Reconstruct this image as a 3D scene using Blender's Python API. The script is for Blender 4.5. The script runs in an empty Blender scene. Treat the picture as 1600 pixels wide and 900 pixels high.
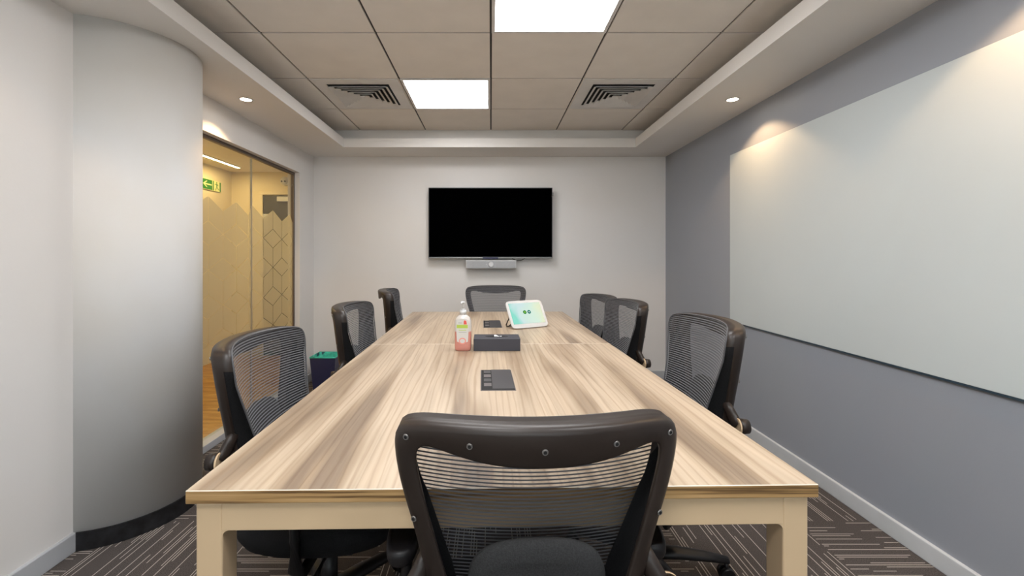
import bpy, bmesh, math, random
from mathutils import Vector, Matrix
PI = math.pi
random.seed(4)
SC = bpy.context.scene
COL = SC.collection

# ------------------------------------------------------------------ camera
HC = 1.196
cam_d = bpy.data.cameras.new('camera')
cam = bpy.data.objects.new('camera', cam_d)
COL.objects.link(cam)
cam.location = (0, 0, HC)
cam.rotation_euler = (PI/2, 0, 0)
cam_d.sensor_width = 36
cam_d.lens = 36*703/1600
cam_d.shift_x = 33/1600
cam_d.shift_y = -48/1600
cam_d.clip_start = .02
SC.camera = cam

# ------------------------------------------------------------------ world, exposure
w = bpy.data.worlds.new('world'); SC.world = w; w.use_nodes = True
w.node_tree.nodes['Background'].inputs[0].default_value = (.86, .92, 1, 1)
w.node_tree.nodes['Background'].inputs[1].default_value = 1.7
SC.view_settings.view_transform = 'Standard'
SC.view_settings.look = 'None'
SC.view_settings.exposure = 1.16
SC.view_settings.gamma = 1
SC.view_settings.use_curve_mapping = False
PANEL_POWER = 9.0
SPOT_POWER = 10.0
CORR_POWER = 8.5

# ------------------------------------------------------------------ material helpers
def nodes(name):
    m = bpy.data.materials.new(name); m.use_nodes = True
    nt = m.node_tree
    return m, nt, nt.nodes, nt.links, nt.nodes['Principled BSDF']

def N(nt, t, **kw):
    n = nt.nodes.new(t)
    for k, v in kw.items():
        if k in n.inputs: n.inputs[k].default_value = v
        else: setattr(n, k, v)
    return n

def ramp(nt, src, stops, interp='LINEAR'):
    r = nt.nodes.new('ShaderNodeValToRGB'); r.color_ramp.interpolation = interp
    el = r.color_ramp.elements
    while len(el) < len(stops): el.new(.5)
    for e, (p, c) in zip(el, stops):
        e.position = p; e.color = (c[0], c[1], c[2], 1)
    nt.links.new(src, r.inputs[0]); return r

def math_n(nt, op, a, b=None, c=None):
    n = nt.nodes.new('ShaderNodeMath'); n.operation = op
    for i, v in enumerate((a, b, c)):
        if v is None: continue
        if isinstance(v, (int, float)): n.inputs[i].default_value = v
        else: nt.links.new(v, n.inputs[i])
    return n.outputs[0]

def mat(name, col, rough=.5, metal=0, var=.06, nscale=6, bump=0, bscale=200, coat=0, spec=.5):
    m, nt, ns, lk, b = nodes(name)
    tc = N(nt, 'ShaderNodeTexCoord')
    no = N(nt, 'ShaderNodeTexNoise', Scale=nscale, Detail=4)
    lk.new(tc.outputs['Object'], no.inputs['Vector'])
    lo = [max(0, c*(1-var)) for c in col]; hi = [min(1, c*(1+var)) for c in col]
    r = ramp(nt, no.outputs[0], [(.3, lo), (.7, hi)])
    lk.new(r.outputs[0], b.inputs['Base Color'])
    b.inputs['Roughness'].default_value = rough
    b.inputs['Metallic'].default_value = metal
    b.inputs['Coat Weight'].default_value = coat
    b.inputs['Specular IOR Level'].default_value = spec
    if bump:
        n2 = N(nt, 'ShaderNodeTexNoise', Scale=bscale, Detail=3)
        lk.new(tc.outputs['Object'], n2.inputs['Vector'])
        bp = N(nt, 'ShaderNodeBump', Strength=bump, Distance=.002)
        lk.new(n2.outputs[0], bp.inputs['Height']); lk.new(bp.outputs[0], b.inputs['Normal'])
    return m

def emis(name, col, s):
    m, nt, ns, lk, b = nodes(name)
    ns.remove(b)
    e = N(nt, 'ShaderNodeEmission', Strength=s); e.inputs[0].default_value = (*col, 1)
    lk.new(e.outputs[0], ns['Material Output'].inputs[0]); return m

def wall_paint(name, col, smudge, amt=.5, rough=.6):
    """painted plaster with large faint patches"""
    m, nt, ns, lk, b = nodes(name)
    g = N(nt, 'ShaderNodeNewGeometry')
    n1 = N(nt, 'ShaderNodeTexNoise', Scale=1.1, Detail=3)
    lk.new(g.outputs['Position'], n1.inputs['Vector'])
    r1 = ramp(nt, n1.outputs[0], [(.45, col), (.72, [a+(s-a)*amt for a, s in zip(col, smudge)])])
    lk.new(r1.outputs[0], b.inputs['Base Color'])
    n2 = N(nt, 'ShaderNodeTexNoise', Scale=90, Detail=5)
    lk.new(g.outputs['Position'], n2.inputs['Vector'])
    bp = N(nt, 'ShaderNodeBump', Strength=.12, Distance=.002)
    lk.new(n2.outputs[0], bp.inputs['Height']); lk.new(bp.outputs[0], b.inputs['Normal'])
    b.inputs['Roughness'].default_value = rough
    return m

def wood_top(name, seed, base, mid, dark, rough=.38):
    """pale laminate, grain running along the object's Y"""
    m, nt, ns, lk, b = nodes(name)
    tc = N(nt, 'ShaderNodeTexCoord')
    mp = N(nt, 'ShaderNodeMapping'); mp.inputs['Location'].default_value = (seed, seed*1.7, 0)
    mp.inputs['Scale'].default_value = (1, .075, 1)
    lk.new(tc.outputs['Object'], mp.inputs['Vector'])
    warp = N(nt, 'ShaderNodeTexNoise', Scale=5.0, Detail=3)
    lk.new(mp.outputs[0], warp.inputs['Vector'])
    addv = N(nt, 'ShaderNodeVectorMath', operation='MULTIPLY_ADD')
    lk.new(warp.outputs['Color'], addv.inputs[0]); addv.inputs[1].default_value = (.13, .0, 0)
    lk.new(mp.outputs[0], addv.inputs[2])
    # broad bands
    n1 = N(nt, 'ShaderNodeTexNoise', Scale=9, Detail=3, Roughness=.5)
    lk.new(addv.outputs[0], n1.inputs['Vector'])
    r1 = ramp(nt, n1.outputs[0], [(.34, dark), (.42, mid), (.50, base), (.57, [min(1, c*1.12) for c in base]), (.63, base), (.72, mid)])
    # narrow grain
    mp2 = N(nt, 'ShaderNodeMapping'); mp2.inputs['Scale'].default_value = (1, .10, 1)
    lk.new(addv.outputs[0], mp2.inputs['Vector'])
    wv = N(nt, 'ShaderNodeTexWave', Scale=13, Distortion=5, Detail=4)
    wv.inputs['Detail Scale'].default_value = 1.6
    lk.new(addv.outputs[0], wv.inputs['Vector'])
    r2 = ramp(nt, wv.outputs[0], [(.0, (.55, .45, .37)), (.16, (.88, .85, .81)), (.45, (1, 1, 1))])
    n3 = N(nt, 'ShaderNodeTexNoise', Scale=120, Detail=4)
    lk.new(mp2.outputs[0], n3.inputs['Vector'])
    r3 = ramp(nt, n3.outputs[0], [(.3, (.84, .80, .76)), (.6, (1, 1, 1))])
    mx = N(nt, 'ShaderNodeMix', data_type='RGBA', blend_type='MULTIPLY'); mx.inputs[0].default_value = .42
    lk.new(r1.outputs[0], mx.inputs[6]); lk.new(r2.outputs[0], mx.inputs[7])
    mx2 = N(nt, 'ShaderNodeMix', data_type='RGBA', blend_type='MULTIPLY'); mx2.inputs[0].default_value = .8
    lk.new(mx.outputs[2], mx2.inputs[6]); lk.new(r3.outputs[0], mx2.inputs[7])
    lk.new(mx2.outputs[2], b.inputs['Base Color'])
    b.inputs['Roughness'].default_value = rough
    return m

def edge_wood(name):
    m, nt, ns, lk, b = nodes(name)
    g = N(nt, 'ShaderNodeTexCoord')
    mp = N(nt, 'ShaderNodeMapping'); mp.inputs['Scale'].default_value = (2.5, 2.5, 130)
    lk.new(g.outputs['Object'], mp.inputs['Vector'])
    n = N(nt, 'ShaderNodeTexNoise', Scale=1.6, Detail=4); lk.new(mp.outputs[0], n.inputs['Vector'])
    r = ramp(nt, n.outputs[0], [(.36, (.13, .07, .025)), (.48, (.33, .195, .075)), (.66, (.44, .275, .12))])
    lk.new(r.outputs[0], b.inputs['Base Color']); b.inputs['Roughness'].default_value = .45
    return m

def carpet_mat():
    """carpet tiles laid quarter-turned, dark brown-grey with thin pale broken lines"""
    m, nt, ns, lk, b = nodes('carpet')
    g = N(nt, 'ShaderNodeNewGeometry')
    sp = N(nt, 'ShaderNodeSeparateXYZ'); lk.new(g.outputs['Position'], sp.inputs[0])
    x = math_n(nt, 'ADD', sp.outputs[0], 20.22); y = math_n(nt, 'ADD', sp.outputs[1], 20.16)
    T = .6
    fx = math_n(nt, 'FLOOR', math_n(nt, 'DIVIDE', x, T)); fy = math_n(nt, 'FLOOR', math_n(nt, 'DIVIDE', y, T))
    chk = math_n(nt, 'MODULO', math_n(nt, 'ADD', fx, fy), 2)
    inv = math_n(nt, 'SUBTRACT', 1, chk)
    a = math_n(nt, 'ADD', math_n(nt, 'MULTIPLY', x, chk), math_n(nt, 'MULTIPLY', y, inv))   # across the lines
    l = math_n(nt, 'ADD', math_n(nt, 'MULTIPLY', y, chk), math_n(nt, 'MULTIPLY', x, inv))   # along the lines
    row = math_n(nt, 'FLOOR', math_n(nt, 'MULTIPLY', a, 1/.0115))
    fr = math_n(nt, 'FRACT', math_n(nt, 'MULTIPLY', a, 1/.0115))
    cv = N(nt, 'ShaderNodeCombineXYZ'); lk.new(row, cv.inputs[0]); lk.new(math_n(nt, 'MULTIPLY', l, 2.2), cv.inputs[1]); lk.new(fx, cv.inputs[2])
    wn = N(nt, 'ShaderNodeTexNoise', Scale=1.0, Detail=1); 
    cv2 = N(nt, 'ShaderNodeVectorMath', operation='MULTIPLY'); lk.new(cv.outputs[0], cv2.inputs[0]); cv2.inputs[1].default_value = (7.31, 1, 3.7)
    lk.new(cv2.outputs[0], wn.inputs['Vector'])
    on = math_n(nt, 'GREATER_THAN', wn.outputs[0], .53)
    thin = math_n(nt, 'LESS_THAN', fr, .30)
    line = math_n(nt, 'MULTIPLY', on, thin)
    pile = N(nt, 'ShaderNodeTexNoise', Scale=420, Detail=2); lk.new(g.outputs['Position'], pile.inputs['Vector'])
    base = ramp(nt, pile.outputs[0], [(.35, (.035, .030, .029)), (.65, (.13, .112, .104))])
    mx = N(nt, 'ShaderNodeMix', data_type='RGBA'); lk.new(math_n(nt, 'MULTIPLY', line, .85), mx.inputs[0])
    lk.new(base.outputs[0], mx.inputs[6]); mx.inputs[7].default_value = (.50, .45, .40, 1)
    lk.new(mx.outputs[2], b.inputs['Base Color'])
    b.inputs['Roughness'].default_value = .95; b.inputs['Specular IOR Level'].default_value = .1
    bp = N(nt, 'ShaderNodeBump', Strength=.5, Distance=.004)
    lk.new(pile.outputs[0], bp.inputs['Height']); lk.new(bp.outputs[0], b.inputs['Normal'])
    return m

def plank_mat():
    m, nt, ns, lk, b = nodes('orange_planks')
    g = N(nt, 'ShaderNodeNewGeometry')
    mp = N(nt, 'ShaderNodeMapping'); mp.inputs['Scale'].default_value = (.9, 7, 1)
    lk.new(g.outputs['Position'], mp.inputs['Vector'])
    n = N(nt, 'ShaderNodeTexNoise', Scale=4, Detail=4); lk.new(mp.outputs[0], n.inputs['Vector'])
    r = ramp(nt, n.outputs[0], [(.3, (.28, .13, .035)), (.5, (.50, .27, .08)), (.7, (.68, .42, .16))])
    sp = N(nt, 'ShaderNodeSeparateXYZ'); lk.new(g.outputs['Position'], sp.inputs[0])
    f = math_n(nt, 'FRACT', math_n(nt, 'MULTIPLY', sp.outputs[1], 8))
    gap = math_n(nt, 'LESS_THAN', f, .03)
    mx = N(nt, 'ShaderNodeMix', data_type='RGBA'); lk.new(gap, mx.inputs[0]); lk.new(r.outputs[0], mx.inputs[6]); mx.inputs[7].default_value = (.1, .05, .02, 1)
    lk.new(mx.outputs[2], b.inputs['Base Color']); b.inputs['Roughness'].default_value = .35
    return m

def glass_mat():
    m, nt, ns, lk, b = nodes('clear_glass'); ns.remove(b)
    t = N(nt, 'ShaderNodeBsdfTransparent'); t.inputs[0].default_value = (.95, .97, .94, 1)
    gl = N(nt, 'ShaderNodeBsdfGlossy', Roughness=.02)
    lw = N(nt, 'ShaderNodeLayerWeight', Blend=.5)
    fr = math_n(nt, 'ADD', math_n(nt, 'MULTIPLY', math_n(nt, 'POWER', lw.outputs['Facing'], 4.5), .55), .03)
    mx = N(nt, 'ShaderNodeMixShader'); lk.new(fr, mx.inputs[0]); lk.new(t.outputs[0], mx.inputs[1]); lk.new(gl.outputs[0], mx.inputs[2])
    lk.new(mx.outputs[0], ns['Material Output'].inputs[0]); return m

def film_mat():
    m, nt, ns, lk, b = nodes('frosted_film'); ns.remove(b)
    t = N(nt, 'ShaderNodeBsdfTransparent'); t.inputs[0].default_value = (.9, .9, .86, 1)
    d = N(nt, 'ShaderNodeBsdfDiffuse'); d.inputs[0].default_value = (.34, .33, .27, 1)
    tr = N(nt, 'ShaderNodeBsdfTranslucent'); tr.inputs[0].default_value = (.86, .82, .70, 1)
    m1 = N(nt, 'ShaderNodeMixShader'); m1.inputs[0].default_value = .6
    lk.new(d.outputs[0], m1.inputs[1]); lk.new(tr.outputs[0], m1.inputs[2])
    m2 = N(nt, 'ShaderNodeMixShader'); m2.inputs[0].default_value = .72
    lk.new(t.outputs[0], m2.inputs[1]); lk.new(m1.outputs[0], m2.inputs[2])
    lk.new(m2.outputs[0], ns['Material Output'].inputs[0]); return m

def mesh_fabric():
    """woven chair mesh: opaque horizontal cords with sheer net between"""
    m, nt, ns, lk, b = nodes('chair_mesh')
    tc = N(nt, 'ShaderNodeTexCoord')
    sp = N(nt, 'ShaderNodeSeparateXYZ'); lk.new(tc.outputs['Object'], sp.inputs[0])
    f = math_n(nt, 'FRACT', math_n(nt, 'MULTIPLY', sp.outputs[2], 1/.0082))
    cord = math_n(nt, 'LESS_THAN', f, .40)
    col = N(nt, 'ShaderNodeMix', data_type='RGBA'); lk.new(cord, col.inputs[0])
    col.inputs[6].default_value = (.008, .008, .012, 1); col.inputs[7].default_value = (.10, .10, .11, 1)
    lk.new(col.outputs[2], b.inputs['Base Color'])
    b.inputs['Roughness'].default_value = .7
    b.inputs['Sheen Weight'].default_value = .15
    t = N(nt, 'ShaderNodeBsdfTransparent')
    op = math_n(nt, 'ADD', math_n(nt, 'MULTIPLY', cord, .52), .48)
    mx = N(nt, 'ShaderNodeMixShader'); lk.new(op, mx.inputs[0]); lk.new(t.outputs[0], mx.inputs[1]); lk.new(b.outputs[0], mx.inputs[2])
    lk.new(mx.outputs[0], ns['Material Output'].inputs[0]); return m

def bottle_mat():
    m, nt, ns, lk, b = nodes('sanitiser_bottle')
    tc = N(nt, 'ShaderNodeTexCoord')
    sp = N(nt, 'ShaderNodeSeparateXYZ'); lk.new(tc.outputs['Object'], sp.inputs[0])
    r = ramp(nt, math_n(nt, 'MULTIPLY', sp.outputs[2], 5), [(.44, (.66, .27, .22)), (.47, (.66, .62, .59))])
    lk.new(r.outputs[0], b.inputs['Base Color'])
    b.inputs['Roughness'].default_value = .15; b.inputs['Coat Weight'].default_value = .5
    b.inputs['Transmission Weight'].default_value = .12
    return m

def screen_mat():
    m, nt, ns, lk, b = nodes('lit_tablet_screen'); ns.remove(b)
    tc = N(nt, 'ShaderNodeTexCoord')
    sp = N(nt, 'ShaderNodeSeparateXYZ'); lk.new(tc.outputs['Object'], sp.inputs[0])
    n = N(nt, 'ShaderNodeTexNoise', Scale=9, Detail=1); lk.new(tc.outputs['Object'], n.inputs['Vector'])
    u = math_n(nt, 'ADD', math_n(nt, 'MULTIPLY', math_n(nt, 'ADD', sp.outputs[0], .11), 4.5), math_n(nt, 'MULTIPLY', math_n(nt, 'SUBTRACT', n.outputs[0], .5), .8))
    r = ramp(nt, u, [(0, (.30, .80, .66)), (.22, (.68, .86, .86)), (.4, (.70, .88, .80)), (.75, (.74, .92, .78)), (1, (.86, .92, .66))])
    e = N(nt, 'ShaderNodeEmission', Strength=.42); lk.new(r.outputs[0], e.inputs[0])
    lk.new(e.outputs[0], ns['Material Output'].inputs[0]); return m

M = {}
M['wall'] = wall_paint('white_wall_paint', (.715, .69, .67), (.66, .62, .575), .5)
M['column'] = wall_paint('column_paint', (.68, .67, .66), (.60, .54, .45), .6)
M['grey'] = wall_paint('grey_wall_paint', (.285, .30, .335), (.32, .33, .35), .6, .5)
M['soffit'] = wall_paint('soffit_paint', (.74, .71, .68), (.68, .65, .61), .5)
M['tile'] = mat('ceiling_tile', (.76, .71, .655), .9, var=.03, bump=.25, bscale=160)
M['groove'] = mat('dark_grid_groove', (.06, .06, .06), .8)
M['skirt'] = mat('grey_skirting', (.42, .43, .45), .4)
M['skirt_lit'] = mat('lit_grey_skirting', (.56, .57, .58), .4)  # same grey skirting, light on the right wall put into a paler colour
M['blackskirt'] = mat('black_skirting', (.010, .010, .012), .45, var=.9, nscale=25)
M['carpet'] = carpet_mat()
M['planks'] = plank_mat()
M['corr'] = wall_paint('corridor_paint', (.72, .63, .46), (.68, .58, .42), .5)
M['glass'] = glass_mat()
M['film'] = film_mat()
M['alu'] = mat('brown_aluminium', (.16, .13, .11), .35, .7)
M['alu2'] = mat('grey_aluminium', (.42, .42, .42), .35, .8)
M['board'] = mat('whiteboard_enamel', (.52, .56, .565), .38, var=.02, nscale=1.2)
M['boardedge'] = mat('whiteboard_edge', (.03, .05, .07), .4)
M['wood'] = wood_top('oak_laminate_near', 3.1, (.455, .365, .27), (.345, .26, .18), (.24, .18, .13))
M['wood2'] = wood_top('oak_laminate_far', 8.4, (.455, .365, .27), (.345, .26, .18), (.24, .18, .13))
M['edge'] = edge_wood('oak_edge_band')
M['edgeline'] = mat('pale_edge_line', (.70, .63, .53), .4)
M['cream'] = mat('cream_powdercoat', (.60, .44, .275), .35, var=.02)
M['black'] = mat('black_plastic', (.009, .008, .009), .42, var=.2, spec=.35)
M['brownblack'] = mat('brown_black_plastic', (.022, .015, .012), .40, var=.25, spec=.4)
M['fabric'] = mat('black_seat_fabric', (.008, .008, .009), .9, var=.3, spec=.2, nscale=300, bump=.6, bscale=500)
M['lumbar'] = mat('lumbar_fabric', (.022, .022, .023), .85, var=.5, nscale=350, bump=.6, bscale=500)
M['mesh'] = mesh_fabric()
M['piping'] = mat('grey_piping', (.07, .07, .075), .6)
M['chrome'] = mat('chrome', (.6, .6, .6), .15, 1)
M['steel'] = mat('dull_steel', (.30, .29, .28), .35, .8)
M['tv'] = mat('tv_screen', (.0004, .0004, .0005), .35, var=0, spec=.0)
M['tvbezel'] = mat('tv_bezel', (.02, .02, .024), .3)
M['silver'] = mat('silver_plastic', (.50, .50, .50), .35, .2)
M['silver2'] = mat('silver_grille', (.36, .36, .37), .5, .2, nscale=400, var=.3)
M['white'] = mat('white_plastic', (.60, .60, .60), .3)
M['screen'] = screen_mat()
M['icon1'] = emis('green_icon', (.03, .36, .05), .3)
M['icon2'] = emis('teal_icon', (.02, .26, .24), .3)
M['bottle'] = bottle_mat()
M['label'] = mat('label_white', (.60, .585, .56), .4)
M['labelgreen'] = mat('label_green', (.42, .55, .08), .4)
M['labelred'] = mat('label_red', (.70, .08, .06), .4)
M['labelpink'] = mat('label_pink', (.74, .28, .23), .4)
M['labelgrey'] = mat('label_text_grey', (.30, .32, .30), .5)
M['charcoal'] = mat('charcoal_box', (.036, .036, .048), .5)
M['dark'] = mat('dark_hollow', (.006, .006, .007), .8)
M['tissue'] = mat('tissue', (.85, .86, .88), .9)
M['hatch'] = mat('grommet_plate', (.045, .042, .045), .45)
M['hatchlite'] = mat('grommet_rim', (.17, .15, .15), .4, .5)
M['navy'] = mat('navy_bin', (.020, .022, .070), .45)
M['binin'] = mat('bin_light_side', (.20, .20, .24), .5)
M['greenbag'] = mat('green_bin_liner', (.04, .42, .31), .35, var=.5, nscale=22)
M['signgreen'] = mat('sign_green', (.02, .20, .03), .4)
M['signyel'] = mat('sign_pale', (.72, .75, .35), .5)
M['panel'] = emis('led_panel_diffuser', (.985, .99, 1.0), PANEL_POWER)
M['lamp'] = emis('downlight_lens', (1, .86, .66), 14)
M['strip'] = emis('corridor_led_strip', (1, .86, .50), 5)
M['vent'] = mat('vent_white', (.66, .64, .62), .5)
M['doorglass'] = mat('dark_door_glass', (.05, .05, .05), .25)

# ------------------------------------------------------------------ geometry helpers
def NB(): return bmesh.new()

def box(bm, x0, x1, y0, y1, z0, z1, bev=0, seg=2, mi=0):
    g = bmesh.ops.create_cube(bm, size=1)
    vs = g['verts']
    for v in vs:
        v.co = Vector((x0+(x1-x0)*(v.co.x+.5), y0+(y1-y0)*(v.co.y+.5), z0+(z1-z0)*(v.co.z+.5)))
    fs = set(f for v in vs for f in v.link_faces)
    for f in fs: f.material_index = mi
    if bev:
        es = list(set(e for v in vs for e in v.link_edges))
        r = bmesh.ops.bevel(bm, geom=es, offset=bev, segments=seg, affect='EDGES', profile=.5)
        for f in r['faces']: f.material_index = mi

def cyl(bm, p0, p1, r0, r1=None, n=20, mi=0, caps=True):
    r1 = r0 if r1 is None else r1
    p0 = Vector(p0); p1 = Vector(p1); d = (p1-p0).normalized()
    q = d.to_track_quat('Z', 'Y')
    a = []; b_ = []
    for i in range(n):
        t = 2*PI*i/n; c = Vector((math.cos(t), math.sin(t), 0))
        a.append(bm.verts.new(p0+q@(c*r0))); b_.append(bm.verts.new(p1+q@(c*r1)))
    for i in range(n):
        f = bm.faces.new((a[i], a[(i+1) % n], b_[(i+1) % n], b_[i])); f.material_index = mi; f.smooth = True
    if caps:
        f = bm.faces.new(a[::-1]); f.material_index = mi
        f = bm.faces.new(b_); f.material_index = mi

def loft(bm, rings, closed_ring=True, cap0=True, cap1=True, loop=False, mi=0, smooth=True):
    vr = [[bm.verts.new(p) for p in r] for r in rings]
    n = len(vr[0]); m = len(vr)
    rng = range(m if loop else m-1)
    for j in rng:
        A = vr[j]; B = vr[(j+1) % m]
        for i in range(n if closed_ring else n-1):
            f = bm.faces.new((A[i], A[(i+1) % n], B[(i+1) % n], B[i])); f.smooth = smooth; f.material_index = mi
    if closed_ring and not loop:
        if cap0: f = bm.faces.new(vr[0][::-1]); f.material_index = mi
        if cap1: f = bm.faces.new(vr[-1]); f.material_index = mi
    return vr

def tube(bm, pts, r, n=10, mi=0, closed=False, flat=None):
    """sweep an ellipse (r or per-point (ra,rb)) along points"""
    pts = [Vector(p) for p in pts]; m = len(pts); rings = []
    up = Vector((0, 0, 1))
    for i, p in enumerate(pts):
        a = pts[(i-1) % m] if (closed or i > 0) else p
        b_ = pts[(i+1) % m] if (closed or i < m-1) else p
        t = (b_-a).normalized()
        s = t.cross(up)
        if s.length < .05: s = t.cross(Vector((0, 1, 0)))
        s.normalize(); u = s.cross(t)
        rr = r[i] if isinstance(r, (list, tuple)) else r
        ra, rb = rr if isinstance(rr, (list, tuple)) else (rr, rr)
        rings.append([p+s*math.cos(2*PI*k/n)*ra+u*math.sin(2*PI*k/n)*rb for k in range(n)])
    loft(bm, rings, loop=closed, mi=mi)

def obj(name, bm, mats, parent=None, loc=None, smooth_angle=None):
    bmesh.ops.recalc_face_normals(bm, faces=bm.faces[:])
    me = bpy.data.meshes.new(name); bm.to_mesh(me); bm.free()
    if not isinstance(mats, (list, tuple)): mats = [mats]
    for m in mats: me.materials.append(M[m] if isinstance(m, str) else m)
    o = bpy.data.objects.new(name, me); COL.objects.link(o)
    if parent: o.parent = parent
    if loc: o.location = loc
    return o

def thing(name, label, cat, loc=(0, 0, 0), rz=0, group=None):
    o = bpy.data.objects.new(name, None); COL.objects.link(o)
    o.location = loc; o.rotation_euler = (0, 0, rz); o.empty_display_size = .1
    o['label'] = label; o['category'] = cat
    if group: o['group'] = group
    return o

def tag(o, label, cat, group=None):
    o['label'] = label; o['category'] = cat
    if group: o['group'] = group
    return o

def struct(name, bm, m, label=None, parent=None):
    o = obj(name, bm, m, parent)
    if not parent: o['kind'] = 'structure'
    if label: o['label'] = label
    return o

def dup(root, loc=None, rz=None, label=None):
    r = root.copy(); COL.objects.link(r)
    if loc: r.location = loc
    if rz is not None: r.rotation_euler = (0, 0, rz)
    if label: r['label'] = label
    for ch in list(root.children):
        c = ch.copy(); COL.objects.link(c); c.parent = r
        for g in list(ch.children):
            d = g.copy(); COL.objects.link(d); d.parent = c
    return r

def sq(cx, cy, hx, hy, z, n=40, e=4, rot=0):
    """superellipse ring"""
    out = []
    for i in range(n):
        t = 2*PI*i/n; c, s = math.cos(t), math.sin(t)
        x = hx*math.copysign(abs(c)**(2/e), c); y = hy*math.copysign(abs(s)**(2/e), s)
        out.append(Vector((cx+x, cy+y, z)))
    return out

# ------------------------------------------------------------------ room shell
XL, XL2, XR, YB, YN = -1.748, -1.70, 1.723, 4.437, -1.7
ZS, ZLIP, ZC = 2.187, 2.268, 2.364
b = NB(); box(b, XL-.1, XR+.1, YN-.1, YB+.1, -.05, 0); struct('floor', b, 'carpet', 'dark brown carpet tiles with thin pale lines')
b = NB(); box(b, XL-.15, XR+.15, YB, YB+.12, 0, 2.6); struct('wall_back', b, 'wall', 'off white back wall')
b = NB(); box(b, XR, XR+.12, YN, YB+.01, 0, 2.6); struct('wall_right', b, 'grey', 'blue grey painted right wall')
b = NB(); box(b, XL-.15, XR+.15, YN-.12, YN, 0, .85); box(b, XL-.15, XR+.15, YN-.12, YN, 2.08, 2.6)
box(b, XL-.15, -1.35, YN-.12, YN, .85, 2.08); box(b, 1.35, XR+.15, YN-.12, YN, .85, 2.08); struct('wall_near', b, 'wall')
b = NB()  # unseen window, added so world daylight fills the room from behind
for xa, xb in ((-1.35, -1.31), (-.02, .02), (1.31, 1.35)): box(b, xa, xb, YN-.09, YN-.03, .85, 2.08, .003)
box(b, -1.31, 1.31, YN-.09, YN-.03, .85, .89, .003); box(b, -1.31, 1.31, YN-.09, YN-.03, 2.04, 2.08, .003)
nw = struct('window_added', b, 'alu2', 'added unseen window behind the camera for fill daylight')
b = NB(); box(b, -1.31, 1.31, YN-.063, YN-.057, .89, 2.04); obj('pane', b, 'glass', nw)
# left wall: near slab, header over the glass, far return
GY0, GY1, GZ1 = 2.42, 4.115, 1.970
b = NB()
box(b, XL2-.25, XL2, YN, 1.90, 0, 2.6)
box(b, XL-.11, XL, 1.90, GY0, 0, 2.6)
box(b, XL-.11, XL, GY0, GY1, GZ1, 2.6)
box(b, XL-.11, XL, GY1, YB+.02, 0, 2.6)
struct('wall_left', b, 'wall', 'off white left wall around the glass partition')
# round column
CX, CY, CR = -1.764, 2.15, .326
b = NB(); cyl(b, (CX, CY, .07), (CX, CY, ZS+.02), CR, n=96)
struct('wall_column', b, 'column', 'rounded white column bulging from the left wall')
b = NB()
def arc(r, z): return [Vector((CX+r*math.cos(math.radians(a)), CY+r*math.sin(math.radians(a)), z)) for a in range(-88, 89, 4)]
r0, r1 = CR-.01, CR+.007
rings = list(zip(arc(r0, 0), arc(r1, 0), arc(r1, .076), arc(r0, .076)))
loft(b, [list(r) for r in rings], smooth=False); struct('baseboard_column', b, 'blackskirt', 'black scuffed curved skirting')
def skirt(name, x0, x1, y0, y1, m='skirt'):
    b = NB(); box(b, x0, x1, y0, y1, 0, .078, .004, 2); return struct(name, b, m)
skirt('baseboard_left', XL2-.01, XL2+.014, YN, 1.832)
skirt('baseboard_right', XR-.014, XR+.01, YN, YB, 'skirt_lit')
skirt('baseboard_back', XL, XR-.014, YB-.014, YB+.01)
skirt('baseboard_left.001', XL-.01, XL+.014, GY1+.01, YB-.014)

# soffit ring, lower lip then set-back upper step
XCR, XCL, YCF, YCN = 1.302, -1.325, 4.05, -1.2
b = NB()
def ring(x0, x1, y0, y1, z0, z1):
    X0, X1, Y0, Y1 = XL-.12, XR+.1, YN-.1, YB+.1
    box(b, X0, x0, Y0, Y1, z0, z1); box(b, x1, X1, Y0, Y1, z0, z1)
    box(b, x0, x1, Y0, y0, z0, z1); box(b, x0, x1, y1, Y1, z0, z1)
ring(XCL, XCR, YCN, YCF, ZS, ZLIP)
ring(-1.53, 1.53, YCN-.1, 4.145, ZLIP-.001, 2.6)
struct('trim_1', b, 'soffit', 'plastered drop soffit around the tiled ceiling')

# tiled ceiling
b = NB()
G = .6; gap = .006
skip = {(-1, 2), (0, 4)}          # panels (ix, row) handled below
PAN = [(-1, 2), (0, 4), (-1, 6), (1, 7), (-1, 8)]  # entries after the first two are unseen panels added for brightness
VEN = [(-2, 2), (1, 2)]
for ix in range(-3, 3):
    for r in range(0, 10):
        y1 = 4.14-G*(r-1) if r > 0 else 4.74
        y0 = y1-G
        if (ix, r) in PAN: continue
        x0, x1 = ix*G, (ix+1)*G
        box(b, max(x0, -1.6)+gap, min(x1, 1.6)-gap, y0+gap, min(y1, 4.2)-gap, ZC, ZC+.012)
struct('ceiling', b, 'tile', 'square beige grey ceiling tiles')
b = NB(); box(b, -1.7, 1.7, YN, 4.3, ZC+.008, ZC+.03)
struct('trim_2', b, 'groove', 'dark joints of the ceiling grid')
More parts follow.
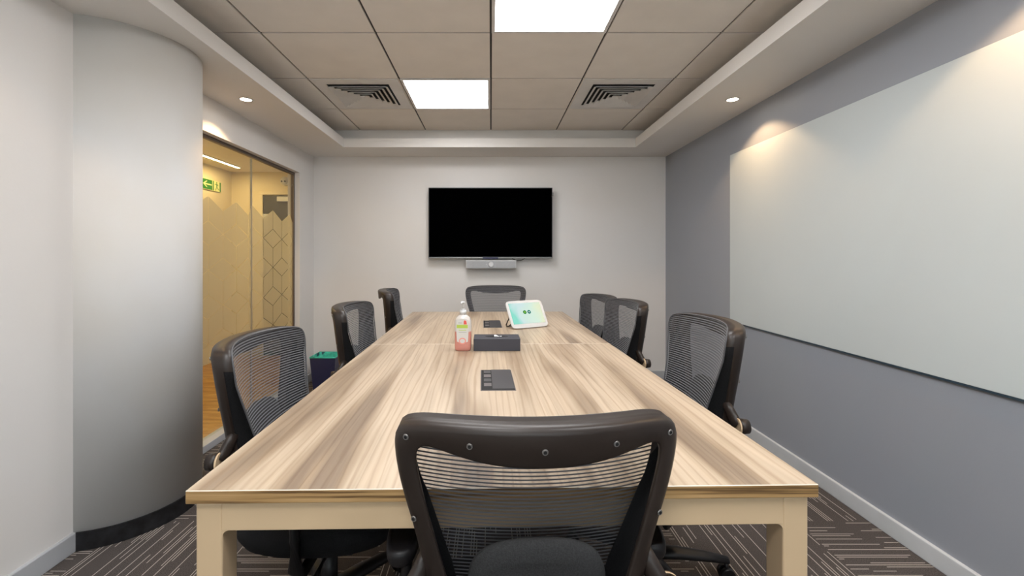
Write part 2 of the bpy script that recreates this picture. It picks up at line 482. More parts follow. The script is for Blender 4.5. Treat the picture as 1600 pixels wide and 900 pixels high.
# ------------------------------------------------------------------ ceiling things
def cell(ix, r):
    y1 = 4.14-G*(r-1); return ix*G+G/2, y1-G/2
plabels = ['square white lit LED panel beside the left ceiling vent', 'square white lit LED panel cut by the top of the picture',
           'added fill light, square LED ceiling panel above the near right of the table, out of the picture',
           'added unseen square LED ceiling panel left of the camera overhead', 'added unseen square LED ceiling panel behind the camera']
for k, (ix, r) in enumerate(PAN):
    cx, cy = cell(ix, r)
    t = thing('ceiling_light_panel', plabels[k], 'ceiling light', (cx, cy, ZC), 0, 'LED panels in the ceiling')
    h = G/2-.004; f = .018
    b = NB()
    box(b, -h, h, -h, -h+f, -.006, .008, .002); box(b, -h, h, h-f, h, -.006, .008, .002)
    box(b, -h, -h+f, -h+f, h-f, -.006, .008, .002); box(b, h-f, h, -h+f, h-f, -.006, .008, .002)
    obj('frame', b, 'vent', t)
    b = NB(); box(b, -h+f, h-f, -h+f, h-f, 0, .006); obj('diffuser', b, 'panel', t)
vlab = ['square louvred air vent on the left, next to the lit panel', 'square louvred air vent on the right of the ceiling']
for k, (ix, r) in enumerate(VEN):
    cx, cy = cell(ix, r)
    t = thing('ceiling_vent', vlab[k], 'air vent', (cx, cy, ZC), 0, 'air vents in the ceiling')
    b = NB(); h = .21
    e_ = .078
    box(b, -h-e_, h+e_, -h-e_, -h, -.004, .002, .001); box(b, -h-e_, h+e_, h, h+e_, -.004, .002, .001)
    box(b, -h-e_, -h, -h, h, -.004, .002, .001); box(b, h, h+e_, -h, h, -.004, .002, .001)
    obj('frame', b, 'vent', t)
    b = NB(); box(b, -h, h, -h, h, -.0015, -.0005); obj('duct_opening', b, 'dark', t)
    for j in range(6):
        a = h-.008-j*.034; c = a-.024
        if c <= 0: break
        b = NB()
        # sloped square ring, outer edge low, inner edge high
        o4 = [(-a, -a), (a, -a), (a, a), (-a, a)]; i4 = [(-c, -c), (c, -c), (c, c), (-c, c)]
        lo = [Vector((x, y, -.020)) for x, y in o4]; hi = [Vector((x, y, -.003)) for x, y in i4]
        lo2 = [Vector((x, y, -.0175)) for x, y in o4]; hi2 = [Vector((x, y, -.0015)) for x, y in i4]
        loft(b, [lo, hi, hi2, lo2], loop=True, smooth=False)
        obj('louver', b, 'vent', t)
def downlight(x, y, label, power=1):
    t = thing('recessed_downlight', label, 'downlight', (x, y, ZS), 0, 'round downlights in the soffit')
    b = NB(); n = 32
    rr = [(.040, -.001), (.041, -.004), (.034, -.005), (.031, .0)]
    loft(b, [[Vector((a*math.cos(2*PI*i/n), a*math.sin(2*PI*i/n), z)) for i in range(n)] for a, z in rr], loop=True)
    obj('trim_ring', b, 'white', t)
    b = NB(); cyl(b, (0, 0, -.003), (0, 0, -.001), .031, n=32); obj('lens', b, 'lamp', t)
    ld = bpy.data.lights.new('downlight_lamp', 'SPOT'); ld.energy = SPOT_POWER*power; ld.color = (1, .66, .36)
    ld.spot_size = math.radians(118); ld.spot_blend = .3; ld.shadow_soft_size = .02
    lo = bpy.data.objects.new('downlight_lamp', ld); COL.objects.link(lo); lo.parent = t; lo.location = (0, 0, -.008)
    return t
downlight(1.515, 2.82, 'small round warm downlight above the far end of the whiteboard')
downlight(1.515, 1.32, 'small round warm downlight above the near end of the whiteboard')
downlight(-1.535, 2.82, 'small round warm downlight above the glass partition')
downlight(-1.535, 1.10, 'added unseen round warm downlight near the round column', .35)  # out of view, added to brighten the near left side

# ------------------------------------------------------------------ glass partition (setting)
b = NB()
xo, xi = XL-.085, XL-.035
box(b, XL-.075, XL-.045, GY0-.02, GY1, GZ1-.022, GZ1, .002)
box(b, XL-.075, XL-.045, GY1-.022, GY1, 0, GZ1-.022, .002)
win = struct('window_1', b, 'alu', 'glass partition in a thin brown grey frame with frosted pattern')
JY = 3.39
b = NB(); box(b, xo, XL+.002, GY0-.02, GY1, 0, .045, .003); obj('sill', b, 'skirt', win)
xg = XL-.06
for k, (a, c) in enumerate(((GY0-.02, JY-.003), (JY+.003, GY1-.03))):
    b = NB(); box(b, xg-.005, xg+.005, a, c, .045, GZ1-.028); obj('pane', b, 'glass', win)
b = NB(); box(b, xg-.006, xg+.008, JY-.003, JY+.003, .045, GZ1-.028); obj('joint', b, 'alu2', win)

def inset_poly(P, offs):
    """P list of (y,z) CCW or CW, offs per edge"""
    A = sum(P[i][0]*P[(i+1) % len(P)][1]-P[(i+1) % len(P)][0]*P[i][1] for i in range(len(P)))
    sgn = 1 if A > 0 else -1
    L = []
    for i in range(len(P)):
        p = Vector(P[i]); q = Vector(P[(i+1) % len(P)]); d = (q-p).normalized()
        nrm = Vector((-d.y, d.x))*sgn
        L.append((p+nrm*offs[i], d))
    out = []
    for i in range(len(P)):
        p, d = L[i-1]; q, e = L[i]
        den = d.x*e.y-d.y*e.x
        if abs(den) < 1e-9: out.append(q); continue
        t = ((q.x-p.x)*e.y-(q.y-p.y)*e.x)/den
        out.append(p+d*t)
    return out

def film_strip(ya, yb_, y_ref, s=.158, P=.475, h=.079, ztop=.395+1.196-.003, g=.0022):
    """frosted film cut in a pattern of lozenges joined by upright lines"""
    b = NB(); xf = xg+.0062
    k0 = math.floor((ya-y_ref)/s)-1; k1 = math.ceil((yb_-y_ref)/s)+1
    cells = []
    for k in range(k0, k1):
        yL, yR = y_ref+k*s, y_ref+(k+1)*s
        own = (k % 2 == 0)
        # lozenges centred on even columns at zc+nP, on odd columns shifted half
        top = ztop                                        # crossing height at even columns
        for n in range(0, 6):
            c_odd = top-n*P                               # lozenge centre on odd column
            c_ev = top-P/2-n*P                            # lozenge centre on even column
            ye, yo = (yL, yR) if own else (yR, yL)        # even / odd column of this strip
            # band: below odd lozenge, above even lozenge
            cells.append(([(ye, c_odd), (ye, c_ev+h), (yo, c_ev), (yo, c_odd-h)], [g, g, g, g]))
            # even lozenge half
            cells.append(([(ye, c_ev+h), (ye, c_ev-h), (yo, c_ev)], [0, g, g]))
            # band below even lozenge, above next odd lozenge
            cells.append(([(ye, c_ev-h), (ye, c_ev-P/2), (yo, c_ev-P/2+h), (yo, c_ev)], [g, g, g, g]))
            cells.append(([(yo, c_ev-P/2+h), (yo, c_ev-P/2-h), (ye, c_ev-P/2)], [0, g, g]))
    for poly, offs in cells:
        q = inset_poly(poly, offs)
        zz = [max(.52, p.y) for p in q]; yy = [min(yb_, max(ya, p.x)) for p in q]
        if max(zz)-min(zz) < 1e-4 or max(yy)-min(yy) < 1e-4: continue
        try:
            f0 = [b.verts.new((xf, y, z)) for y, z in zip(yy, zz)]
            f1 = [b.verts.new((xf+.0004, y, z)) for y, z in zip(yy, zz)]
            b.faces.new(f0)
        except ValueError: pass
    for v in [v for v in b.verts if not v.link_faces]: b.verts.remove(v)
    return b
obj('frosted_film', film_strip(GY0-.01, JY-.003, 3.39-.158*1.3), 'film', win)
obj('frosted_film', film_strip(JY+.003, GY1-.03, 3.72), 'film', win)

# ------------------------------------------------------------------ corridor beyond the glass
CXW, CYE, CZC = -3.16, 5.48, 2.233
b = NB(); box(b, CXW-.1, XL-.1, .2, CYE+.1, -.05, 0); struct('floor.001', b, 'planks', 'orange brown wood plank floor beyond the glass')
b = NB(); box(b, CXW-.1, CXW, .2, CYE, 0, 2.4); struct('wall_corridor_left', b, 'corr')
b = NB(); box(b, CXW-.1, -1.2, CYE, CYE+.1, 0, 2.4); struct('wall_corridor_end', b, 'corr')
b = NB(); box(b, CXW-.1, XL-.1, .1, .2, 0, 2.4); struct('wall_corridor_near', b, 'corr')
b = NB(); box(b, -1.3, -1.2, YB+.12, CYE, 0, 2.4); box(b, XL-.14, -1.2, YB+.1, YB+.14, 0, 2.4); struct('wall_corridor_right', b, 'corr')
b = NB(); box(b, CXW-.1, XL-.11, .1, CYE+.1, CZC, CZC+.1); box(b, XL-.11, -1.2, YB+.12, CYE+.1, CZC, CZC+.1); struct('ceiling.001', b, 'corr')
t = thing('linear_ceiling_light', 'thin glowing light strip on the corridor ceiling beyond the glass', 'ceiling light', (-2.91, 4.0, CZC))
b = NB(); box(b, -.025, .025, -1.2, 1.2, -.008, 0, .002); obj('housing', b, 'vent', t)
b = NB(); box(b, -.017, .017, -1.19, 1.19, -.011, -.0082); obj('diffuser', b, 'strip', t)
def area(name, loc, sx, sy, power, col, rot=(0, 0, 0)):
    ld = bpy.data.lights.new(name, 'AREA'); ld.shape = 'RECTANGLE'; ld.size = sx; ld.size_y = sy; ld.energy = power; ld.color = col
    lo = bpy.data.objects.new(name, ld); COL.objects.link(lo); lo.location = loc; lo.rotation_euler = rot
    return lo
area('corridor_strip_lamp', (-2.91, 4.0, CZC-.02), .05, 2.4, CORR_POWER, (1, .70, .30))
area('corridor_lamp', (-2.3, 1.6, CZC-.02), .4, .4, CORR_POWER*.5, (1, .70, .30))

# corridor door with closer
t = bpy.data.objects.new('door_1', None); COL.objects.link(t); t.location = (-2.36, CYE, 0); t['kind'] = 'structure'
b = NB(); dz = 1.955
box(b, -.455, -.405, -.03, 0, 0, dz, .003); box(b, .405, .455, -.03, 0, 0, dz, .003); box(b, -.455, .455, -.03, 0, dz, dz+.045, .003)
obj('door_frame', b, 'corr', t)
b = NB(); box(b, -.40, .40, -.022, -.004, .01, dz-.01, .002); obj('door_leaf', b, 'doorglass', t)
b = NB(); box(b, -.21, .08, -.085, -.024, dz-.09, dz-.03, .006); obj('door_closer', b, 'silver', t)
b = NB(); box(b, .1, .38, -.06, -.04, dz-.035, dz-.02, .003); obj('closer_arm', b, 'silver', t)
b = NB(); box(b, -.40, -.33, -.04, -.0225, dz-.30, dz-.235, .004); obj('patch_fitting', b, 'silver', t)

# exit sign on corridor wall
t = thing('exit_sign', 'green emergency exit sign with pale arrow and running figure', 'sign', (CXW, 5.07, 1.950))
L_, H_ = .36, .118
b = NB(); box(b, 0, .012, -L_/2, L_/2, 0, H_, .001); obj('sign_plate', b, 'signyel', t)
def plate(name, polys, m, x=.0121, th=.0012):
    b = NB()
    for P in polys:
        a = [b.verts.new((x, y, z)) for y, z in P]; c = [b.verts.new((x+th, y, z)) for y, z in P]
        n = len(P)
        b.faces.new(a); b.faces.new(c)
        for i in range(n): b.faces.new((a[i], a[(i+1) % n], c[(i+1) % n], c[i]))
    return obj(name, b, m, t)
plate('arrow_field', [[(-.176, .005), (.012, .005), (.012, .113), (-.176, .113)]], 'signgreen')
plate('arrow', [[(-.155, .060), (-.095, .095), (-.075, .095), (-.118, .067), (0, .067), (0, .053), (-.118, .053), (-.075, .025), (-.095, .025)]], 'signyel', .0134)
plate('figure_border', [[(.024, .005), (.042, .005), (.042, .113), (.024, .113)]], 'signgreen')
plate('door_symbol', [[(.150, .005), (.173, .005), (.173, .113), (.150, .113)]], 'signgreen')
cr = [(.095+.008*math.cos(a*PI/6), .100+.008*math.sin(a*PI/6)) for a in range(12)]
plate('running_figure', [cr,
      [(.086, .088), (.104, .088), (.106, .052), (.092, .052)],
      [(.086, .088), (.060, .078), (.060, .072), (.088, .080)], [(.104, .086), (.126, .072), (.123, .067), (.103, .078)],
      [(.092, .054), (.100, .052), (.088, .030), (.072, .010), (.066, .012), (.080, .032)],
      [(.099, .054), (.106, .052), (.122, .036), (.138, .030), (.136, .024), (.116, .031)]], 'signgreen')
# twin sensor on the corridor end wall
t = thing('dome_camera', 'small white round camera under the corridor ceiling above the door', 'camera', (-2.50, CYE-.001, 2.12))
b = NB(); cyl(b, (0, 0, 0), (0, -.03, 0), .055, .052, 24); obj('base', b, 'white', t)
b = NB(); n = 20
loft(b, [[Vector((.045*math.cos(p)*math.cos(2*PI*i/n), -.03-.035*math.sin(p), .045*math.cos(p)*math.sin(2*PI*i/n))) for i in range(n)] for p in (0, .4, .8, 1.2, 1.45)])
obj('dome', b, 'white', t)
for s in (-1, 1):
    b = NB(); cyl(b, (s*.018, -.05, -.008), (s*.018, -.068, -.010), .010, n=12); obj('lens', b, 'black', t)

# ------------------------------------------------------------------ whiteboard
t = thing('whiteboard', 'large plain frameless whiteboard on the grey right wall', 'whiteboard', (XR-.0015, 2.0, .735))
y0, y1, hh = -1.22, 1.22, 1.190
b = NB(); box(b, -.012, -.002, y0, y1, .004, hh, .0015); obj('writing_surface', b, 'board', t)
b = NB(); box(b, -.011, 0, y0, y1, -.004, .004); box(b, -.011, 0, y0-.003, y0, 0, hh); box(b, -.011, 0, y1, y1+.003, 0, hh); obj('edge_strip', b, 'boardedge', t)

# ------------------------------------------------------------------ television and bar
TVY = 4.352
t = thing('television', 'wide black switched off television on the back wall', 'television', (-.004, TVY, 1.186))
wv_, hv_ = .600, .684
b = NB(); box(b, -wv_, wv_, 0, .035, 0, hv_, .003); obj('housing', b, 'tvbezel', t)
b = NB(); box(b, -wv_+.007, wv_-.007, -.0012, .0005, .016, hv_-.007); obj('screen', b, 'tv', t)
b = NB(); box(b, -.075, .075, -.004, .01, -.006, .010, .002); obj('logo_bar', b, 'navy', t)
b = NB(); box(b, -wv_+.003, wv_-.003, -.002, .004, .001, .008, .001); obj('lower_trim', b, 'steel', t)
b = NB(); box(b, -.22, .22, .035, YB-TVY, .20, .46, .004); obj('wall_mount', b, 'black', t)
b = NB(); box(b, wv_, wv_+.012, .01, .03, hv_-.075, hv_-.045, .002); obj('side_plug', b, 'steel', t)
t = thing('video_bar', 'slim silver conference camera bar mounted under the television', 'camera bar', (.002, 4.345, 1.086))
b = NB(); box(b, -.245, .245, 0, .055, 0, .082, .006, 3); obj('housing', b, 'silver', t)
b = NB(); box(b, -.236, .236, -.002, .002, .008, .074, .001); obj('grille', b, 'silver2', t)
b = NB(); cyl(b, (0, -.002, .041), (0, -.016, .041), .026, .022, 28); obj('camera_lens', b, 'white', t)
b = NB(); cyl(b, (-.045, -.0015, .041), (-.045, -.004, .041), .004, n=12); obj('status_light', b, 'white', t)
b = NB(); box(b, -.06, .06, .055, YB-4.345, .02, .07); obj('bracket', b, 'black', t)
b = NB(); tube(b, [(.20+.14*i/10, TVY+.045, 1.19-.028*math.sin(PI*i/10)) for i in range(11)], .0028, 8)
tag(obj('cable', b, 'black'), 'thin black cable looping beneath the right half of the television', 'cable')

# ------------------------------------------------------------------ table
TZ = .755; TC = (.002, 2.256); TR = .020; TW = .607; T0, T1, TS = -1.395, 1.395, .035
table = thing('conference_table', 'long pale oak conference table with cream metal legs', 'table', (TC[0], TC[1], 0), TR)
for nm, ya, yb_, m in (('tabletop', T0, TS-.0015, 'wood'), ('tabletop', TS+.0015, T1, 'wood2')):
    b = NB(); th = .0255
    box(b, -TW, TW, ya, yb_, TZ-th, TZ, .0012, 1)
    for f in b.faces:
        f.material_index = 0 if f.normal.z > .9 else 1
    b.normal_update()
    for f in b.faces:
        nz = f.normal.z
        f.material_index = 0 if nz > .9 else (2 if .3 < nz <= .9 else 1)
    obj(nm, b, [m, 'edge', 'edgeline'], table)
b = NB(); box(b, -TW+.004, TW-.004, TS-.0015, TS+.0015, TZ-.02, TZ-.0003); obj('joint_strip', b, 'edgeline', table)
ap0, ap1 = TZ-.0255-.058, TZ-.0255
lx, ly = TW-.012, T1-.012
def fill(b, xc, z0, q, ya, yb_, r=.012):
    pts = [(xc+q*.001, z0+.002), (xc+q*.001, z0-r)]+[(xc-q*r+q*r*math.cos(a), z0-r+r*math.sin(a)) for a in (0, PI/8, PI/4, 3*PI/8, PI/2)]+[(xc-q*r, z0+.002)]
    A = [Vector((x, ya+.001, z)) for x, z in pts]; B = [Vector((x, yb_-.001, z)) for x, z in pts]
    loft(b, [A, B], smooth=False)
for s in (-1, 1):
    ya, yb_ = sorted((s*ly, s*(ly-.055)))
    b = NB(); box(b, -lx+.0495, lx-.0495, ya, yb_, ap0, ap1-.004, .0015)
    for q in (-1, 1):
        xc = q*(lx-.05); fill(b, xc, ap0, q, ya, yb_)
    obj('end_rail', b, 'cream', table)
    xa, xb = sorted((s*lx, s*(lx-.05)))
    b = NB(); box(b, xa, xb, -ly+.055, ly-.055, ap0+.004, ap1-.004, .003); obj('side_rail', b, 'cream', table)
    for q in (-1, 1):
        yc, yd = sorted((q*ly, q*(ly-.055)))
        b = NB(); box(b, xa, xb, yc, yd, 0, ap1-.004, .004, 3); obj('leg', b, 'cream', table)
b = NB(); box(b, -lx+.05, lx-.05, TS-.03, TS+.03, ap0, ap1, .003); obj('cross_rail', b, 'cream', table)
b = NB(); box(b, -.17, .17, T0+.09, T0+.6, ap0-.02, ap1, .004); obj('cable_tray', b, 'black', table)
def hatch(x, y, wx, wy):
    b = NB(); z = TZ
    box(b, x-wx, x+wx, y-wy, y+wy, z, z+.0018, .0006, 1); h = obj('cable_hatch', b, 'hatchlite', table)
    b = NB(); box(b, x-wx+.003, x+wx-.003, y-wy+.004, y+wy-.004, z+.0018, z+.0026); obj('hatch_well', b, 'dark', h)
    b = NB(); box(b, x-wx*.32, x+wx-.004, y-wy+.010, y+wy-.006, z+.0026, z+.0048, .0008); obj('hatch_lid', b, 'hatch', h)
    for k in range(4):
        yy = y-wy*.66+k*wy*.42
        b = NB(); box(b, x-wx*.80, x-wx*.36, yy, yy+wy*.28, z+.0026, z+.0036, .0004, 1); obj('socket', b, 'hatch' if k % 2 else 'hatchlite', h)
def tl(x, y):
    v = Matrix.Rotation(-TR, 3, 'Z') @ Vector((x-TC[0], y-TC[1], 0)); return v.x, v.y
hx, hy = tl(.022, 1.62); hatch(hx, hy, .059, .135)
hx, hy = tl(.009, 2.97); hatch(hx, hy, .059, .155)

# ------------------------------------------------------------------ office chair
def chaikin(p, n=2):
    for _ in range(n):
        q = []
        for i in range(len(p)):
            a, c = p[i-1], p[i]
            q.append((.75*a[0]+.25*c[0], .75*a[1]+.25*c[1])); q.append((.25*a[0]+.75*c[0], .25*a[1]+.75*c[1]))
        p = q
    return p
def resample(p, n):
    # start at lowest point near x=0
    i0 = min(range(len(p)), key=lambda i: (p[i][1]-.3)+abs(p[i][0])*.5); p = p[i0:]+p[:i0]
    p = p+[p[0]]; L = [0]
    for i in range(1, len(p)): L.append(L[-1]+math.dist(p[i], p[i-1]))
    out = []; j = 0
    for k in range(n):
        s = L[-1]*k/n
        while L[j+1] < s: j += 1
        f = (s-L[j])/(L[j+1]-L[j]+1e-12)
        out.append((p[j][0]*(1-f)+p[j+1][0]*f, p[j][1]*(1-f)+p[j+1][1]*f))
    return out
hO = [(.11, .487), (.150, .515), (.181, .60), (.212, .743), (.236, .82), (.2475, .88), (.247, .925), (.225, .945), (.15, .951)]
hI = [(.08, .56), (.115, .575), (.143, .62), (.177, .743), (.197, .82), (.209, .878), (.206, .905), (.186, .912), (.12, .895), (.06, .887)]
def sym(h, top): return h+[(0, top)]+[(-x, z) for x, z in h[::-1]]
NO = 128
OUT = resample(chaikin(sym(hO, .953)), NO)
INN = resample(chaikin(sym(hI, .885)), NO)
def match_inner(OUT, INN):
    # pair every outer point with the inner point at the same angle round the centre
    c = (0, .74); A = [math.atan2(z-c[1], x) for x, z in INN]; res = []
    for x, z in OUT:
        a = math.atan2((z-c[1])*.86, x*1.0)
        # intersect ray with inner polygon
        d = (math.cos(a), math.sin(a)); best = None
        for i in range(len(INN)):
            p, q = INN[i], INN[(i+1) % len(INN)]
            ex, ez = q[0]-p[0], q[1]-p[1]; den = d[0]*ez-d[1]*ex
            if abs(den) < 1e-12: continue
            px, pz = p[0]-c[0], p[1]-c[1]
            t = (px*ez-pz*ex)/den; u = (px*d[1]-pz*d[0])/den
            if t > 0 and -1e-6 <= u <= 1+1e-6: best = (c[0]+d[0]*t, c[1]+d[1]*t)
        res.append(best)
    return res
INM = match_inner(OUT, INN)
def ybk(x, z): return -.31+.15*(.93-z)+.065*(x/.24)**2
def dep(z): return .058+.05*min(1, max(0, (.85-z)/.3))
def P3(p, off): return Vector((p[0], ybk(*p)+off, p[1]))
def toward(p, q, d):
    L = math.dist(p, q); f = min(.9, d/L); return (p[0]+(q[0]-p[0])*f, p[1]+(q[1]-p[1])*f)
def make_chair(label):
    t = thing('office_chair', label, 'chair', (0, 0, 0), 0, 'mesh back office chairs around the table')
    up = []
    # hard back frame
    b = NB(); rings = []
    for o, i in zip(OUT, INM):
        D = dep(o[1]); o1 = toward(o, i, .004); o2 = toward(o, i, .013)
        e = min(1, max(0, (.885-o[1])/.04)); oi = toward(o, i, .0005+.009*e); oj = toward(o, i, .046 if o[1] < .93 else .040); ok = toward(o, i, .013+.009*e)
        rings.append([P3(i, .010), P3(i, 0.001), P3(toward(i, o, .004), -.002), P3(o2, 0), P3(o1, .003), P3(o, .011), P3(o, .022), P3(toward(o, i, .0005), .026),
                      P3(oi, .030), P3(oi, D-.002), P3(oj, D-.002), P3(oj, D-.006), P3(ok, D-.010), P3(ok, .018), P3(toward(o, i, .024), .012)])
    vr = loft(b, rings, loop=True)
    lo_z = {v for r, o in zip(vr, OUT) for v in r[8:14] if o[1] < .90}
    for f in b.faces:
        if all(v in lo_z for v in f.verts): f.material_index = 1
    fr = obj('back_frame', b, ['brownblack', 'fabric'], t); up.append(fr)
    # screws on the frame's back
    sc = [(-.224, .921), (-.118, .920), (0, .915), (.118, .920), (.224, .921), (-.213, .775), (.213, .775), (-.165, .62), (.165, .62)]
    for x, z in sc:
        y = ybk(x, z)-.0015
        b = NB(); nrm = Vector((-.05*2*x/.24**2, -1, 0)).normalized()*-1; nrm = Vector((.05*2*x/.24**2, -1, -.15)).normalized()
        p = Vector((x, y, z))
        cyl(b, p, p+nrm*.0022, .0052, .0048, 14); cyl(b, p+nrm*.0022, p+nrm*.0026, .003, n=8, mi=1)
        obj('screw', b, ['steel', 'dark'], fr)
    # mesh panel
    def halfw(z):
        xs = []
        for i in range(NO):
            p, q = OUT[i], OUT[(i+1) % NO]
            if (p[1]-z)*(q[1]-z) <= 0 and p[1] != q[1]:
                f = (z-p[1])/(q[1]-p[1]); xs.append(abs(p[0]+(q[0]-p[0])*f))
        return max(xs) if xs else 0
    zlo, zhi = min(p[1] for p in OUT)+.004, max(p[1] for p in OUT)-.004
    rows = []; R_ = 44; C_ = 28
    for j in range(R_+1):
        f = .5-.5*math.cos(PI*j/R_); z = zlo+(zhi-zlo)*f; hw = max(.01, halfw(z)-.005)
        row = []
        for i in range(C_+1):
            u = -1+2*i/C_; x = u*hw
            bulge = .010*(1-u*u)*math.sin(PI*min(1, max(0, f)))+.012*(1-u*u)*math.exp(-((z-.64)/.08)**2)
            row.append(Vector((x, ybk(x, z)+dep(z)+.0006+bulge, z)))
        rows.append(row)
    b = NB(); loft(b, rows, closed_ring=False); up.append(obj('mesh_panel', b, 'mesh', t))
    b = NB(); tube(b, [P3(toward(o, i, .004), dep(o[1])+.001) for o, i in zip(OUT, INM)], .0028, 6, closed=True); up.append(obj('piping', b, 'piping', t))
    # lumbar pad inside the lower back
    b = NB(); rr = []
    for q, k in ((-.016, .70), (-.013, .90), (-.004, 1.0), (.006, 1.0), (.013, .90), (.016, .70)):
        rr.append([Vector((p.x, ybk(p.x*.5, .64)+.045+q-.15*p.y, .64+p.y)) for p in sq(0, 0, .122*k, .092*(1-(1-k)*1.2), 0, 40, 2.8)])
    loft(b, rr); up.append(obj('lumbar_pad', b, 'lumbar', t))
    # lower side brackets with pivot knobs
    for s in (-1, 1):
        b = NB(); pts = [(s*.192, -.205, .70), (s*.203, -.214, .675), (s*.214, -.222, .650), (s*.226, -.226, .636)]
        tube(b, pts, [(.010, .014), (.013, .017), (.014, .020), (.014, .022)], 12); k = obj('side_bracket', b, 'brownblack', t); up.append(k)
        b = NB(); cyl(b, (s*.230, -.222, .636), (s*.230, -.227, .636), .0255, n=24, mi=1); cyl(b, (s*.230, -.227, .636), (s*.230, -.256, .636), .025, .022, 24)
        obj('pivot_knob', b, ['brownblack', 'cream'], k)
    # spine bracket to the mechanism
    b = NB(); pts = [(0, -.235, .57), (0, -.245, .50), (0, -.245, .41), (0, -.235, .33), (0, -.17, .295), (0, -.08, .29), (0, .02, .29)]
    tube(b, pts, [(.075, .010), (.07, .012), (.055, .012), (.045, .014), (.045, .016), (.045, .018), (.045, .018)], 16); up.append(obj('back_support', b, 'black', t))
    # seat
    b = NB(); rr = []
    for z, k, e in ((.335, .55, 2.6), (.340, .72, 2.8), (.352, .86, 3.0), (.372, .95, 3.3), (.395, .99, 3.5), (.412, 1.0, 3.6), (.426, .985, 3.5), (.436, .94, 3.3), (.443, .86, 3.1), (.447, .70, 2.8), (.449, .45, 2.5), (.4495, .15, 2.2)):
        ring_ = sq(0, .0, .243*k, .235*k, z, 56, e)
        out = []
        for p in ring_:
            fy = max(0, (p.y-.05)/.185)
            taper = 1-.10*fy**2
            out.append(Vector((p.x*taper, p.y, p.z-.035*fy**2.5)))
        rr.append(out)
    loft(b, rr); up.append(obj('seat', b, 'fabric', t))
    b = NB(); loft(b, [sq(0, 0, .12, .11, .318, 40, 4), sq(0, 0, .15, .14, .328, 40, 4), sq(0, 0, .16, .15, .345, 40, 4)]); up.append(obj('seat_pan', b, 'black', t))
    b = NB(); box(b, -.075, .075, -.12, .10, .265, .325, .012, 3); up.append(obj('tilt_mechanism', b, 'black', t))
    b = NB(); tube(b, [(.07, .03, .300), (.16, .03, .300), (.22, .03, .294)], [(.006, .006), (.005, .005), (.012, .005)], 8); up.append(obj('lever', b, 'black', t))
    # arms
    for s in (-1, 1):
        b = NB(); rr = []
        for z, k in ((.614, .80), (.618, .93), (.626, 1), (.638, 1), (.645, .93), (.648, .78)):
            rr.append([Vector((p.x, p.y, p.z-.006*max(0, (-.05-p.y)/.1))) for p in sq(s*.256, .0, .035*k, .125*(1-(1-k)*.3), z, 36, 3.2)])
        loft(b, rr); up.append(obj('arm_pad', b, 'black', t))
        b = NB(); tube(b, [(s*.252, -.005, .618), (s*.258, -.005, .54), (s*.262, -.005, .44), (s*.256, -.005, .35), (s*.21, -.005, .312), (s*.06, -.005, .305)],
                       [(.024, .013), (.022, .012), (.022, .012), (.022, .013), (.013, .022), (.012, .022)], 12); up.append(obj('arm_post', b, 'black', t))
    # gas lift and five star base
    b = NB(); cyl(b, (0, 0, .20), (0, 0, .27), .014, n=20, mi=1); cyl(b, (0, 0, .075), (0, 0, .24), .026, .025, 24); obj('gas_lift', b, ['black', 'chrome'], t)
    b = NB(); cyl(b, (0, 0, .075), (0, 0, .125), .045, .036, 28); hub = obj('base_hub', b, 'black', t)
    for k in range(5):
        a = PI/2+2*PI*k/5; c, s = math.cos(a), math.sin(a)
        b = NB(); pts = [(c*r_, s*r_, z) for r_, z in ((.035, .103), (.12, .100), (.22, .090), (.305, .076))]
        tube(b, pts, [(.034, .020), (.031, .019), (.026, .016), (.018, .011)], 12); obj('base_leg', b, 'black', t)
        b = NB(); cx_, cy_ = c*.300, s*.300
        for q in (-1, 1):
            ax = Vector((-s, c, 0)).normalized()
            p = Vector((cx_, cy_, .027)); cyl(b, p+ax*q*.006, p+ax*q*.022, .027, .025, 20)
        cyl(b, (cx_, cy_, .027), (cx_, cy_, .074), .008, n=10)
        obj('caster', b, 'black', t)
    t['_'] = 0
    del t['_']
    return t, [o.name for o in up]
CH = [  # x, y, rotation, height offset, label
 (.071, 1.013, .045, -.024, 'black mesh office chair at the near end of the table, its back to the camera'),
 (-.53, 1.480, -1.555, -.007, 'black mesh chair on the left side, nearest the camera, beside the frosted glass'),
 (-.493, 2.342, -1.56, .003, 'black mesh chair in the middle of the left side, beside the navy bin'),
 (-.510, 3.31, -1.44, .012, 'black mesh office chair on the left side farthest from the camera'),
 (.566, 3.22, 1.766, -.029, 'black mesh chair on the right side, farthest away, partly hidden by the next'),
 (.575, 2.62, 1.66, -.009, 'black mesh chair in the middle of the right side, overlapping the farthest one'),
 (.571, 1.674, 1.54, .020, 'black mesh chair on the right side, nearest the camera, before the grey wall'),
 (.039, 3.489, 3.138, .009, 'black mesh office chair at the far end of the table, below the television'),
]
chair0, UP = make_chair(CH[0][4])
ups = set(UP)
roots = [chair0]
for c in CH[1:]: roots.append(dup(chair0, None, None, c[4]))
for r, (x, y, rz, dz_, lab) in zip(roots, CH):
    r.location = (x, y, 0); r.rotation_euler = (0, 0, rz)
    for ch in r.children:
        if ch.name.split('.')[0] in {n.split('.')[0] for n in ups}: ch.location.z = dz_

# swivel of the base under the near right chair
for ch in roots[6].children:
    if ch.name.split('.')[0] in ('base_leg', 'caster'): ch.rotation_euler.z = math.radians(36)
for ch in roots[1].children:
    if ch.name.split('.')[0] in ('base_leg', 'caster'): ch.rotation_euler.z = math.radians(-20)

